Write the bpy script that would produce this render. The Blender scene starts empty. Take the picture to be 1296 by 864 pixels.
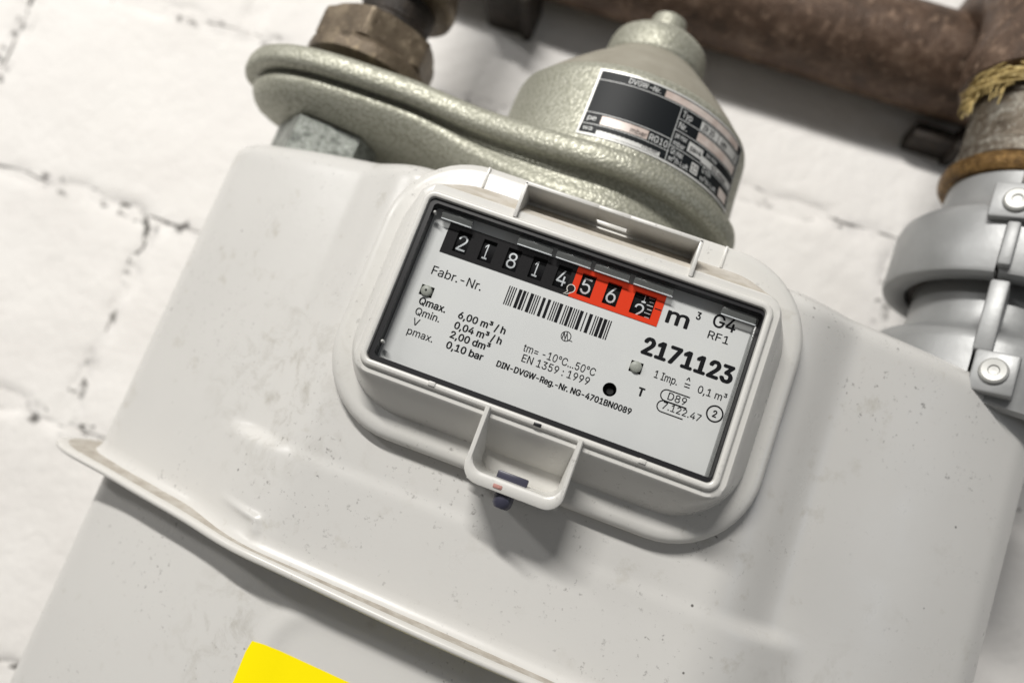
import bpy, bmesh, math, random
from mathutils import Matrix, Vector
from mathutils.geometry import interpolate_bezier, delaunay_2d_cdt
from math import sin, cos, pi, radians, sqrt, hypot, atan2

random.seed(7)
SC = bpy.context.scene
COL = SC.collection
S = 0.001                                   # every length below is in millimetres

# ------------------------------------------------------------------ camera
cam_d = bpy.data.cameras.new('camera')
cam = bpy.data.objects.new('camera', cam_d)
COL.objects.link(cam)
SC.camera = cam
cam_d.sensor_width = 36.0
cam_d.lens = 26.667
cam_d.clip_start = 0.01
cam_d.clip_end = 50.0
PITCH, YAW, ROLL = 0.1616845, 0.1075263, 0.3607958
rot = Matrix.Rotation(YAW, 3, 'Z') @ Matrix.Rotation(pi/2 + PITCH, 3, 'X') @ Matrix.Rotation(ROLL, 3, 'Z')
cam.matrix_world = Matrix.Translation((0.0114454, -0.2567095, -0.0511111)) @ rot.to_4x4()
cam_d.dof.use_dof = True
cam_d.dof.focus_distance = 0.266
cam_d.dof.aperture_fstop = 4.8

# ------------------------------------------------------------------ world and lamps
W = bpy.data.worlds.new('World')
SC.world = W
W.use_nodes = True
bg = W.node_tree.nodes['Background']
bg.inputs['Color'].default_value = (1.0, 0.98, 0.95, 1)
bg.inputs['Strength'].default_value = 0.15

def area(name, loc, target, sx, sy, power, color):
    d = bpy.data.lights.new(name, 'AREA')
    d.shape = 'RECTANGLE'
    d.size, d.size_y = sx, sy
    d.energy = power
    d.color = color
    o = bpy.data.objects.new(name, d)
    COL.objects.link(o)
    o.location = loc
    v = Vector(target) - Vector(loc)
    o.rotation_euler = v.to_track_quat('-Z', 'Y').to_euler()
    return o

area('far_tube_lamp', (-2.3, -1.35, 0.95), (0, 0, 0), 0.8, 0.10, 15.0, (1.0, 0.985, 0.965))
area('tube_lamp', (-0.62, -1.45, 1.10), (0, 0, 0), 0.85, 0.07, 40.5, (1.0, 0.975, 0.935))
area('window_light', (1.9, -1.2, 0.15), (0, 0, 0), 0.25, 0.9, 1.9, (0.70, 0.82, 1.0))

SC.view_settings.view_transform = 'Standard'
SC.view_settings.look = 'None'
SC.view_settings.gamma = 1.0
SC.view_settings.exposure = 0.0
SC.view_settings.use_curve_mapping = False
SC.render.engine = 'CYCLES'
SC.cycles.use_denoising = True
SC.cycles.max_bounces = 10
SC.cycles.transparent_max_bounces = 12
SC.cycles.caustics_reflective = False
SC.cycles.caustics_refractive = False

# ------------------------------------------------------------------ materials
def material(name, base, rough=0.5, metal=0.0, spec=0.5, coat=0.0):
    m = bpy.data.materials.new(name)
    m.use_nodes = True
    b = m.node_tree.nodes['Principled BSDF']
    b.inputs['Base Color'].default_value = (*base, 1)
    b.inputs['Roughness'].default_value = rough
    b.inputs['Metallic'].default_value = metal
    b.inputs['Specular IOR Level'].default_value = spec
    b.inputs['Coat Weight'].default_value = coat
    return m

class NT:
    """small wrapper to write node chains briefly"""
    def __init__(self, m):
        self.t = m.node_tree
        self.b = self.t.nodes['Principled BSDF']
        self.tc = self.t.nodes.new('ShaderNodeTexCoord')
        self.co = self.tc.outputs['Object']
    def link(self, a, b): self.t.links.new(a, b)
    def mapping(self, scale=(1, 1, 1), loc=(0, 0, 0), rot=(0, 0, 0)):
        n = self.t.nodes.new('ShaderNodeMapping')
        n.inputs['Scale'].default_value = scale
        n.inputs['Location'].default_value = loc
        n.inputs['Rotation'].default_value = rot
        self.link(self.co, n.inputs['Vector'])
        return n.outputs[0]
    def noise(self, scale, detail=4, rough=0.55, vec=None, dist=0.0):
        n = self.t.nodes.new('ShaderNodeTexNoise')
        n.inputs['Scale'].default_value = scale
        n.inputs['Detail'].default_value = detail
        n.inputs['Roughness'].default_value = rough
        n.inputs['Distortion'].default_value = dist
        self.link(vec or self.co, n.inputs['Vector'])
        return n.outputs['Fac']
    def voronoi(self, scale, feature='F1', vec=None, out='Distance', rnd=1.0):
        n = self.t.nodes.new('ShaderNodeTexVoronoi')
        n.feature = feature
        n.inputs['Scale'].default_value = scale
        n.inputs['Randomness'].default_value = rnd
        self.link(vec or self.co, n.inputs['Vector'])
        return n.outputs[out]
    def ramp(self, fac, stops, interp='LINEAR'):
        n = self.t.nodes.new('ShaderNodeValToRGB')
        n.color_ramp.interpolation = interp
        e = n.color_ramp.elements
        while len(e) < len(stops): e.new(0.5)
        for k, (p, c) in enumerate(stops):
            e[k].position = p
            e[k].color = (c, c, c, 1) if isinstance(c, (int, float)) else (*c, 1)
        self.link(fac, n.inputs['Fac'])
        return n.outputs['Color']
    def mix(self, fac, a, b, blend='MIX'):
        n = self.t.nodes.new('ShaderNodeMix')
        n.data_type = 'RGBA'
        n.blend_type = blend
        ins = [i for i in n.inputs if i.type == 'RGBA']
        f = n.inputs[0]
        for src, dst in ((fac, f), (a, ins[0]), (b, ins[1])):
            if isinstance(src, (int, float)): dst.default_value = src
            elif isinstance(src, tuple): dst.default_value = (*src, 1)
            else: self.link(src, dst)
        return [o for o in n.outputs if o.type == 'RGBA'][0]
    def math(self, op, a, b=0.0):
        n = self.t.nodes.new('ShaderNodeMath')
        n.operation = op
        for src, dst in ((a, n.inputs[0]), (b, n.inputs[1])):
            if isinstance(src, (int, float)): dst.default_value = src
            else: self.link(src, dst)
        return n.outputs[0]
    def bump(self, h, strength=0.3, dist=0.001, prev=None):
        n = self.t.nodes.new('ShaderNodeBump')
        n.inputs['Strength'].default_value = strength
        n.inputs['Distance'].default_value = dist
        self.link(h, n.inputs['Height'])
        if prev is not None: self.link(prev, n.inputs['Normal'])
        return n.outputs['Normal']
    def color(self, c): self.link(c, self.b.inputs['Base Color'])
    def rough(self, c): self.link(c, self.b.inputs['Roughness'])
    def metal(self, c): self.link(c, self.b.inputs['Metallic'])
    def normal(self, c): self.link(c, self.b.inputs['Normal'])

def casing_paint(name, base, dirt=0.5):
    """light grey enamel on sheet steel: faint clouding, beige smears, tiny chips"""
    m = material(name, base, 0.36, 0, 0.5)
    n = NT(m)
    cloud = n.ramp(n.noise(14, 3), [(0.3, 0.0), (0.7, 1.0)])
    c = n.mix(cloud, tuple(x*0.96 for x in base), base)
    sm = n.ramp(n.noise(70, 5, 0.65), [(0.60, 0.0), (0.74, 1.0)])
    sm = n.math('MULTIPLY', sm, n.ramp(n.noise(9, 2), [(0.40, 0.0), (0.58, 1.0)]))
    c = n.mix(n.math('MULTIPLY', sm, 0.5*dirt), c, (0.36, 0.33, 0.26))
    gr = n.ramp(n.noise(420, 3, 0.7), [(0.62, 0.0), (0.72, 1.0)])
    gr = n.math('MULTIPLY', gr, n.ramp(n.noise(22, 3), [(0.46, 0.0), (0.62, 1.0)]))
    c = n.mix(n.math('MULTIPLY', gr, 0.75*dirt), c, (0.12, 0.11, 0.10))
    # two handled areas, rubbed grey-brown
    for cx_, cy_, cz_, rad_ in ((-0.100, -0.078, 0.285, 0.055), (-0.085, -0.07, 0.185, 0.03), (0.13, -0.06, 0.22, 0.05)):
        vd = n.t.nodes.new('ShaderNodeVectorMath'); vd.operation = 'DISTANCE'
        n.link(n.co, vd.inputs[0]); vd.inputs[1].default_value = (cx_, cy_, cz_)
        near = n.ramp(n.math('DIVIDE', vd.outputs['Value'], rad_), [(0.15, 1.0), (1.0, 0.0)])
        rub = n.ramp(n.noise(95, 6, 0.72, dist=0.6), [(0.50, 0.0), (0.72, 1.0)])
        c = n.mix(n.math('MULTIPLY', n.math('MULTIPLY', near, rub), 0.55*dirt), c, (0.26, 0.235, 0.18))
    v = n.voronoi(95)
    chip = n.ramp(v, [(0.035, 1.0), (0.06, 0.0)])
    chip = n.math('MULTIPLY', chip, n.ramp(n.noise(30, 2), [(0.56, 0.0), (0.62, 1.0)]))
    c = n.mix(n.math('MULTIPLY', chip, 0.85*dirt), c, (0.05, 0.045, 0.04))
    n.color(c)
    n.rough(n.ramp(n.noise(60, 4), [(0.3, 0.26), (0.75, 0.40)]))
    n.normal(n.bump(n.noise(260, 3), 0.10, 0.0004))
    return m

GREY = (0.635, 0.625, 0.60)
M_case = casing_paint('grey_enamel', GREY, 1.0)
M_flange = casing_paint('grey_enamel_edge', (0.66, 0.645, 0.61), 1.0)
M_index = casing_paint('cream_plastic', (0.65, 0.64, 0.61), 0.7)

# dust that has settled on the upward side of the seam
M_dust = material('settled_dust', (0.40, 0.35, 0.29), 0.9)
_n = NT(M_dust)
_n.color(_n.ramp(_n.noise(160, 5, 0.7), [(0.3, (0.36, 0.32, 0.27)), (0.52, (0.48, 0.445, 0.39)), (0.75, (0.58, 0.56, 0.52))]))

M_plate = material('dial_paint', (0.70, 0.70, 0.69), 0.42)
_n = NT(M_plate)
_n.color(_n.mix(_n.ramp(_n.noise(60, 4), [(0.35, 0.0), (0.75, 1.0)]), (0.69, 0.69, 0.685), (0.72, 0.72, 0.71)))
M_ink = material('black_ink', (0.008, 0.008, 0.010), 0.6, 0, 0.12)
M_black = material('counter_black', (0.011, 0.010, 0.011), 0.6, 0, 0.15)
M_wheel = material('wheel_black', (0.004, 0.004, 0.005), 0.6, 0, 0.12)
M_red = material('counter_red', (0.80, 0.045, 0.008), 0.55, 0, 0.15)
M_white = material('numeral_white', (0.62, 0.64, 0.66), 0.5)
M_gasket = material('black_gasket', (0.012, 0.012, 0.014), 0.35)
M_yellow = material('yellow_film', (1.0, 0.83, 0.0), 0.55, 0, 0.15)
M_seal = material('blue_grey_seal', (0.045, 0.045, 0.07), 0.35)
M_pin = material('pin_grey', (0.36, 0.37, 0.33), 0.45)
M_hole = material('dark_hole', (0.01, 0.01, 0.01), 0.7)

# clear window: mostly transparent with a fresnel sheen
M_glass = bpy.data.materials.new('clear_window')
M_glass.use_nodes = True
t = M_glass.node_tree
for x in list(t.nodes): t.nodes.remove(x)
o_ = t.nodes.new('ShaderNodeOutputMaterial')
mx = t.nodes.new('ShaderNodeMixShader')
tr = t.nodes.new('ShaderNodeBsdfTransparent')
gl = t.nodes.new('ShaderNodeBsdfGlossy')
fr = t.nodes.new('ShaderNodeFresnel')
tr.inputs['Color'].default_value = (0.96, 0.965, 0.965, 1)
gl.inputs['Roughness'].default_value = 0.03
fr.inputs['IOR'].default_value = 1.22
gb = t.nodes.new('ShaderNodeNewGeometry'); m1 = t.nodes.new('ShaderNodeMath'); m2 = t.nodes.new('ShaderNodeMath')
m1.operation = 'SUBTRACT'; m1.inputs[0].default_value = 1.0; m2.operation = 'MULTIPLY'
t.links.new(gb.outputs['Backfacing'], m1.inputs[1]); t.links.new(m1.outputs[0], m2.inputs[0]); t.links.new(fr.outputs[0], m2.inputs[1])
t.links.new(m2.outputs[0], mx.inputs[0]); t.links.new(tr.outputs[0], mx.inputs[1])
t.links.new(gl.outputs[0], mx.inputs[2]); t.links.new(mx.outputs[0], o_.inputs[0])

M_tab = material('clear_plastic_edge', (0.20, 0.205, 0.20), 0.15)
_b = M_tab.node_tree.nodes['Principled BSDF']
_b.inputs['Alpha'].default_value = 0.45

# hammer-finish green-grey paint of the regulator
M_hammer = material('hammered_green_grey', (0.36, 0.37, 0.30), 0.3, 0.45)
_n = NT(M_hammer)
_w = _n.noise(300, 2)
_v = _n.voronoi(720, 'SMOOTH_F1', vec=None)
_v2 = _n.noise(900, 3)
_h = _n.math('ADD', _v, _n.math('MULTIPLY', _v2, 0.4))
_n.color(_n.mix(_n.ramp(_v, [(0.15, 0.0), (0.6, 1.0)]), (0.46, 0.457, 0.385), (0.325, 0.324, 0.262)))
_n.rough(_n.ramp(_v, [(0.2, 0.42), (0.6, 0.58)]))
_n.normal(_n.bump(_h, 0.55, 0.0006, _n.bump(_w, 0.25, 0.0006)))
M_dustcone = material('dusty_hammer_paint', (0.34, 0.32, 0.265), 0.65, 0.1)
_n = NT(M_dustcone)
_n.color(_n.mix(_n.ramp(_n.noise(70, 5), [(0.35, 0.0), (0.7, 1.0)]), (0.275, 0.255, 0.205), (0.33, 0.31, 0.255)))
_n.normal(_n.bump(_n.voronoi(420, 'SMOOTH_F1'), 0.15, 0.001))

def rusty(name, a, b, c, scale, rough=0.55, metal=0.3):
    m = material(name, a, rough, metal)
    n = NT(m)
    f = n.noise(scale, 7, 0.7)
    g = n.noise(scale*3.1, 5, 0.7)
    k = n.ramp(f, [(0.30, a), (0.52, b), (0.72, c)])
    k = n.mix(n.ramp(g, [(0.55, 0.0), (0.72, 0.75)]), k, tuple(min(1, x*1.7) for x in c))
    n.color(k)
    n.rough(n.ramp(g, [(0.3, rough-0.18), (0.7, min(1, rough+0.2))]))
    n.normal(n.bump(n.math('ADD', f, n.math('MULTIPLY', g, 0.5)), 0.7, 0.0016))
    return m

M_rust = rusty('rusty_iron', (0.042, 0.025, 0.015), (0.105, 0.064, 0.042), (0.23, 0.16, 0.115), 62, 0.55, 0.25)
M_brown = rusty('brown_iron', (0.075, 0.056, 0.036), (0.15, 0.115, 0.077), (0.26, 0.21, 0.145), 75, 0.42, 0.45)
M_dark = rusty('dark_iron', (0.012, 0.010, 0.008), (0.025, 0.018, 0.013), (0.055, 0.042, 0.03), 90, 0.55, 0.3)
M_nipple = rusty('worn_zinc', (0.045, 0.030, 0.018), (0.15, 0.125, 0.095), (0.36, 0.35, 0.31), 95, 0.45, 0.55)
M_zinc = rusty('galvanised', (0.05, 0.055, 0.05), (0.27, 0.285, 0.26), (0.42, 0.44, 0.41), 210, 0.4, 0.6)
M_brass = rusty('old_brass', (0.05, 0.026, 0.009), (0.16, 0.088, 0.025), (0.34, 0.21, 0.08), 170, 0.4, 0.6)
M_hemp = material('hemp_fibre', (0.50, 0.38, 0.14), 0.8)
_n = NT(M_hemp)
_n.color(_n.ramp(_n.noise(500, 4), [(0.3, (0.26, 0.18, 0.07)), (0.5, (0.50, 0.38, 0.15)), (0.75, (0.66, 0.54, 0.28))]))

M_clamp = material('grey_clamp_paint', (0.36, 0.37, 0.375), 0.36, 0.35)
_n = NT(M_clamp)
_n.color(_n.mix(_n.ramp(_n.noise(40, 4), [(0.35, 0.0), (0.7, 1.0)]), (0.31, 0.315, 0.315), (0.365, 0.37, 0.37)))
_n.rough(_n.ramp(_n.noise(90, 4), [(0.3, 0.36), (0.7, 0.52)]))
_n.normal(_n.bump(_n.noise(350, 3), 0.12, 0.0006))
M_screw = material('screw_zinc', (0.50, 0.50, 0.48), 0.5, 0.4)

# whitewashed masonry
def whitewash(name, pits):
    m = material(name, (0.80, 0.785, 0.765), 0.7)
    n = NT(m)
    geo = n.t.nodes.new('ShaderNodeNewGeometry')
    n.co = geo.outputs['Position']
    f = n.noise(16, 5, 0.6)
    c = n.mix(n.ramp(f, [(0.3, 0.0), (0.7, 1.0)]), (0.80, 0.775, 0.745), (0.865, 0.845, 0.815))
    sp = n.ramp(n.noise(75, 5, 0.7), [(0.68, 0.0), (0.80, 1.0)])
    c = n.mix(n.math('MULTIPLY', sp, 0.35), c, (0.45, 0.42, 0.40))
    if pits:
        p = n.ramp(n.noise(95, 4, 0.6), [(0.545, 0.0), (0.615, 1.0)])
        p = n.math('MULTIPLY', p, n.ramp(n.noise(17, 2), [(0.36, 0.1), (0.52, 1.0)]))
        c = n.mix(p, c, (0.07, 0.065, 0.055))
    if not pits:
        tex = n.t.nodes.new('ShaderNodeTexCoord')
        sep = n.t.nodes.new('ShaderNodeSeparateXYZ')
        n.link(tex.outputs['Object'], sep.inputs[0])
        ex = n.math('SUBTRACT', n.math('ABSOLUTE', sep.outputs['X']), 0.1447-0.006)
        ez = n.math('SUBTRACT', n.math('ABSOLUTE', sep.outputs['Z']), 0.067-0.006)
        e = n.math('MAXIMUM', ex, ez)
        edge = n.ramp(n.math('MULTIPLY', e, 100.0), [(0.0, 0.0), (0.35, 1.0)])
        p = n.ramp(n.noise(120, 4, 0.6), [(0.555, 0.0), (0.615, 1.0)])
        p = n.math('MULTIPLY', p, n.ramp(n.noise(14, 2), [(0.40, 0.0), (0.52, 1.0)]))
        c = n.mix(n.math('MULTIPLY', p, edge), c, (0.06, 0.055, 0.045))
        haze_ = n.ramp(n.noise(60, 4, 0.7), [(0.45, 0.0), (0.7, 1.0)])
        c = n.mix(n.math('MULTIPLY', n.math('MULTIPLY', haze_, edge), 0.30), c, (0.40, 0.38, 0.38))
    n.color(c)
    n.normal(n.bump(n.noise(120, 5, 0.6), 0.35, 0.003, n.bump(n.noise(22, 3), 0.3, 0.006)))
    return m
M_brick = whitewash('whitewashed_brick', False)
M_mortar = whitewash('whitewashed_mortar', True)

# ------------------------------------------------------------------ mesh helpers (mm)
def wloc(o):
    v = Vector((0, 0, 0))
    while o is not None:
        v = v + o.location
        o = o.parent
    return v

def mesh_obj(name, verts, faces, mat, parent=None, smooth=True, ang=32, fmat=None):
    off = wloc(parent)
    me = bpy.data.meshes.new(name)
    me.from_pydata([(v[0]*S-off.x, v[1]*S-off.y, v[2]*S-off.z) for v in verts], [], faces)
    mats = mat if isinstance(mat, (list, tuple)) else [mat]
    for m in mats: me.materials.append(m)
    if fmat:
        for p, k in zip(me.polygons, fmat): p.material_index = k
    bm = bmesh.new(); bm.from_mesh(me)
    bmesh.ops.recalc_face_normals(bm, faces=bm.faces)
    bm.to_mesh(me); bm.free()
    if smooth:
        me.polygons.foreach_set('use_smooth', [True]*len(me.polygons))
        me.set_sharp_from_angle(angle=radians(ang))
    o = bpy.data.objects.new(name, me)
    COL.objects.link(o)
    if parent is not None: o.parent = parent
    return o

def tag(o, label=None, cat=None, group=None, kind=None):
    if label: o['label'] = label
    if cat: o['category'] = cat
    if group: o['group'] = group
    if kind: o['kind'] = kind
    return o

def empty(name, loc, label, cat, group=None):
    o = bpy.data.objects.new(name, None)
    o.empty_display_size = 0.02
    COL.objects.link(o)
    o.location = Vector(loc)*S
    return tag(o, label, cat, group)

def join(*parts):
    V, F = [], []
    for v, f in parts:
        b = len(V)
        V += list(v)
        F += [tuple(i+b for i in q) for q in f]
    return V, F

def loft(rings, cap0=False, cap1=False, closed=True):
    n = len(rings[0]); V = [p for r in rings for p in r]; F = []
    for i in range(len(rings)-1):
        for j in range(n if closed else n-1):
            k = (j+1) % n
            F.append((i*n+j, i*n+k, (i+1)*n+k, (i+1)*n+j))
    if cap0: F.append(tuple(range(n)))
    if cap1: F.append(tuple(range((len(rings)-1)*n, len(rings)*n)))
    return V, F

def rrect(cx, cz, hx, hz, r, n=10):
    """rounded rectangle in the x-z plane as (x, z) pairs, n+1 points per corner"""
    P = []
    for sx, sz, a0 in ((1, 1, 0), (-1, 1, 90), (-1, -1, 180), (1, -1, 270)):
        for k in range(n+1):
            a = radians(a0 + 90*k/n)
            P.append((cx + sx*(hx-r) + r*cos(a), cz + sz*(hz-r) + r*sin(a)))
    return P

def ring_y(P, y): return [(x, y, z) for x, z in P]

def box(x0, x1, y0, y1, z0, z1, bev=0.0, seg=2):
    bm = bmesh.new()
    bmesh.ops.create_cube(bm, size=1.0)
    for v in bm.verts:
        v.co = ((x0+x1)/2 + v.co.x*(x1-x0), (y0+y1)/2 + v.co.y*(y1-y0), (z0+z1)/2 + v.co.z*(z1-z0))
    if bev > 0:
        bmesh.ops.bevel(bm, geom=list(bm.edges), offset=bev, segments=seg, affect='EDGES', profile=0.5)
    bm.verts.index_update()
    V = [tuple(v.co) for v in bm.verts]; F = [tuple(v.index for v in f.verts) for f in bm.faces]
    bm.free()
    return V, F

def lathe(prof, cx, cy, n=64, a0=0.0, a1=2*pi, rad=None):
    """profile of (r, z) turned about the vertical through (cx, cy)"""
    full = abs(a1-a0-2*pi) < 1e-6
    rings = []
    for r, z in prof:
        R = []
        for k in range(n if full else n+1):
            a = a0 + (a1-a0)*k/n
            rr = min(r, rad(a)) if rad else r
            R.append((cx + rr*sin(a), cy - rr*cos(a), z))
        rings.append(R)
    return loft(rings, prof[0][0] > 0.01 and full, prof[-1][0] > 0.01 and full, full)

def hexrad(ap, phase=0.0):
    def f(a):
        q = (a+phase) % (pi/3) - pi/6
        return ap/cos(q)
    return f

def tube(path, r, n=10, cap=True):
    """path: list of 3-D points; r: radius or list"""
    P = [Vector(p) for p in path]
    rr = r if isinstance(r, (list, tuple)) else [r]*len(P)
    rings = []; up = None
    for i, p in enumerate(P):
        t = (P[min(i+1, len(P)-1)] - P[max(i-1, 0)]).normalized()
        if up is None:
            up = Vector((0, 0, 1)) if abs(t.z) < 0.9 else Vector((1, 0, 0))
        s = t.cross(up).normalized()
        up = s.cross(t).normalized()
        rings.append([tuple(p + (s*cos(2*pi*k/n) + up*sin(2*pi*k/n))*rr[i]) for k in range(n)])
    return loft(rings, cap, cap)

def xform(vf, M):
    return [tuple(M @ Vector(v)) for v in vf[0]], vf[1]

def smooth01(a, b, x):
    t = max(0.0, min(1.0, (x-a)/(b-a)))
    return t*t*(3-2*t)

def interp(xs, ys, x):
    if x <= xs[0]: return ys[0]
    for i in range(len(xs)-1):
        if x <= xs[i+1]:
            t = (x-xs[i])/(xs[i+1]-xs[i]); return ys[i]+(ys[i+1]-ys[i])*t
    return ys[-1]

# grotesque face that ships with Blender itself; the built-in face is the fallback
try:
    import os
    FONT = bpy.data.fonts.load(os.path.join(bpy.utils.system_resource('DATAFILES'), 'fonts', 'Inter.woff2'))
except Exception:
    FONT = None

# ---- lettering: flat glyph meshes fitted to a width and a capital height
_txt = {}
def glyphs(s, bold=0.0):
    key = (s, bold)
    if key not in _txt:
        c = bpy.data.curves.new('t', 'FONT')
        c.body = s; c.size = 1.0
        if FONT: c.font = FONT
        o = bpy.data.objects.new('t', c); COL.objects.link(o)
        dg = bpy.context.evaluated_depsgraph_get()
        cu = o.evaluated_get(dg).to_curve(dg)
        loops = []
        for sp in cu.splines:
            P = []
            if sp.type == 'BEZIER':
                bp = sp.bezier_points; n = len(bp)
                for k in range(n):
                    a, b = bp[k], bp[(k+1) % n]
                    straight = a.handle_right_type == 'VECTOR' and b.handle_left_type == 'VECTOR'
                    st = interpolate_bezier(a.co, a.handle_right, b.handle_left, b.co, 2 if straight else 6)
                    P += [(q.x, q.y) for q in st[:-1]]
            else:
                P = [(p.co.x, p.co.y) for p in sp.points]
            Q = [p for k, p in enumerate(P) if hypot(p[0]-P[k-1][0], p[1]-P[k-1][1]) > 1e-5]
            if len(Q) > 2: loops.append(Q)
        bpy.data.objects.remove(o); bpy.data.curves.remove(c)
        pts, edges = [], []
        for L in loops:
            o_ = len(pts); n = len(L)
            pts += [Vector(p) for p in L]; edges += [(o_+k, o_+(k+1) % n) for k in range(n)]
        V2, _, T2, *_r = delaunay_2d_cdt(pts, edges, [], 0, 1e-6)
        segs = [(L[k], L[(k+1) % len(L)]) for L in loops for k in range(len(L))]
        F = []
        for tri in T2:
            x = sum(V2[k].x for k in tri)/3; y = sum(V2[k].y for k in tri)/3
            w = 0                                   # non-zero winding keeps overlapping strokes solid
            for (ax, ay), (bx, by) in segs:
                if (ay <= y) != (by <= y):
                    if ax+(y-ay)/(by-ay)*(bx-ax) > x: w += 1 if by > ay else -1
            if w: F.append(tuple(tri))
        _txt[key] = ([(v.x, v.y) for v in V2], F)
    return _txt[key]
_capV = glyphs('H')[0]
CAP = max(v[1] for v in _capV) - min(v[1] for v in _capV)

def text2(s, x, z, width, cap, bold=0.0):
    """glyphs fitted to a width; weight is added by overprinting shifted copies (third value: layer)"""
    V, F = glyphs(s, 0)
    x0 = min(v[0] for v in V); x1 = max(v[0] for v in V)
    b = 0.036*bold*cap
    kx = (width-b)/(x1-x0); kz = cap/CAP
    sh = [(0, 0)] if bold < 0.15 else [(b/2, 0)]+[(b/2+b/2*cos(2*pi*k/6), 0.7*b/2*sin(2*pi*k/6)) for k in range(6)]
    VV, FF = [], []
    for q, (dx, dz) in enumerate(sh):
        o = len(VV)
        VV += [(x+(v[0]-x0)*kx+dx, z+v[1]*kz+dz, q) for v in V]
        FF += [tuple(i+o for i in f) for f in F]
    return VV, FF

def lay(v): return 0.006*v[2] if len(v) > 2 else 0.0
def flat(vf2, y): return [(v[0], y-lay(v), v[1]) for v in vf2[0]], vf2[1]

def quad2(x0, x1, z0, z1): return [(x0, z0), (x1, z0), (x1, z1), (x0, z1)], [(0, 1, 2, 3)]
def join2(*p): return join(*p)

def stroke2(P, w, closed=False):
    """flat ribbon of width w along 2-D points"""
    n = len(P); V = []; F = []
    for i in range(n):
        a = P[(i-1) % n] if closed or i > 0 else P[i]
        b = P[(i+1) % n] if closed or i < n-1 else P[i]
        dx, dz = b[0]-a[0], b[1]-a[1]; L = hypot(dx, dz) or 1
        nx, nz = -dz/L*w/2, dx/L*w/2
        V += [(P[i][0]+nx, P[i][1]+nz), (P[i][0]-nx, P[i][1]-nz)]
    for i in range(n if closed else n-1):
        j = (i+1) % n
        F.append((2*i, 2*i+1, 2*j+1, 2*j))
    return V, F

def circ2(cx, cz, r, n=28, a0=0, a1=360):
    return [(cx+r*cos(radians(a0+(a1-a0)*k/n)), cz+r*sin(radians(a0+(a1-a0)*k/n))) for k in range(n if a1-a0 == 360 else n+1)]

# ================================================================== WALL
WY = 190.0
wall = mesh_obj('wall', *box(-1100, 1100, WY+0.3, WY+80, -900, 1000), M_mortar, None, smooth=False)
tag(wall, 'whitewashed brick wall behind the gas meter and pipes', None, None, 'structure')
def brick_mesh(w, h, seed):
    rnd = random.Random(seed)
    nx, nz = 64, 32
    V, F = [], []
    ph = [rnd.uniform(0, 6.28) for _ in range(8)]
    for j in range(nz+1):
        for i in range(nx+1):
            u, v = i/nx*2-1, j/nz*2-1
            # pillowed face with a soft worn edge
            eu = 1-abs(u); ev = 1-abs(v)
            d = min(eu*w/2, ev*h/2)
            s_ = 6*u*(1 if v > 0 else -1) if ev*h < eu*w else 9+4*v*(1 if u > 0 else -1)
            deep = max(0.05, min(1.0, 0.45+0.5*sin(1.3*s_+ph[6])+0.35*sin(3.7*s_+ph[7])))
            y = 4.2*deep*(1-smooth01(0, 8.0, d))
            wob = 0.9*sin(5*u+ph[0])*sin(3*v+ph[1]) + 0.5*sin(9*u+ph[2]+4*v)
            xx = u*w/2 + (1.3*sin(7*v+ph[3]) if abs(u) > .99 else 0)
            zz = v*h/2 + (1.1*sin(8*u+ph[4]) + 0.8*sin(19*u+ph[5]) if abs(v) > .99 else 0)
            V.append((xx, y + wob*0.5, zz))
    for j in range(nz):
        for i in range(nx):
            a = j*(nx+1)+i
            F.append((a, a+1, a+nx+2, a+nx+1))
    return V, F
PB, HB = 292.0, 136.5
brick_me = []
for k in range(5):
    o = mesh_obj('brick', *brick_mesh(PB-1.0, HB-1.0, k), M_brick, wall)
    brick_me.append(o.data)
    bpy.data.objects.remove(o)
tilt = radians(0.9)
for row in range(-3, 5):
    for col in range(-3, 3):
        x = -274.0 + col*PB + PB/2 + (PB/2 if row % 2 else 0) + random.uniform(-2, 2)
        z = 22.0 - HB/2 + row*HB + (x)*math.tan(tilt)*0.5 + random.uniform(-1.2, 1.2)
        o = bpy.data.objects.new('brick', random.choice(brick_me))
        COL.objects.link(o); o.parent = wall
        o.location = (x*S, (WY-1.2+random.uniform(-.5, .5))*S, z*S)
        o.rotation_euler = (0, -tilt*0.5 + random.uniform(-.006, .006), 0)

# ================================================================== GAS METER
meter = empty('gas_meter', (0, 110, -330), 'large light grey domestic gas meter with a printed dial window and black and red counter', 'gas meter')

def plan_k(x): return 1.44e-3 if x < 0 else 1.16e-3
def plan_y(x): return 27.0 + plan_k(x)*x*x            # bulged front, in plan
def plan_curve():
    """outline from left rear round the front to right rear: (x, y, nx, ny)"""
    xe, rc, N = 174.0, 26.0, 200
    pts = []
    for k in range(N+1):
        x = -xe + 2*xe*k/N
        s2 = 2*plan_k(x)*x; l2 = sqrt(1+s2*s2)
        pts.append((x, plan_y(x), s2/l2, -1/l2))
    def side(sg):
        x0, y0, nx, ny = pts[-1] if sg > 0 else pts[0]
        nx = abs(nx); cx, cy = xe - nx*rc, y0 - ny*rc
        a0 = atan2(ny, nx); out = []
        for k in range(1, 13):
            a = a0*(1-k/12)
            out.append((sg*(cx+rc*cos(a)), cy+rc*sin(a), sg*cos(a), sin(a)))
        lx, ly = out[-1][:2]
        out += [(lx, ly+(146-ly)*f, sg*1.0, 0.0) for f in (0.2, 0.45, 0.75, 1.0)]
        return out
    full = side(-1)[::-1] + pts + side(1)
    return [(x+(10.0 if x > 0 else 2.0)*smooth01(60, 150, abs(x)), y, a, b) for x, y, a, b in full]
PLAN = plan_curve()

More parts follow.
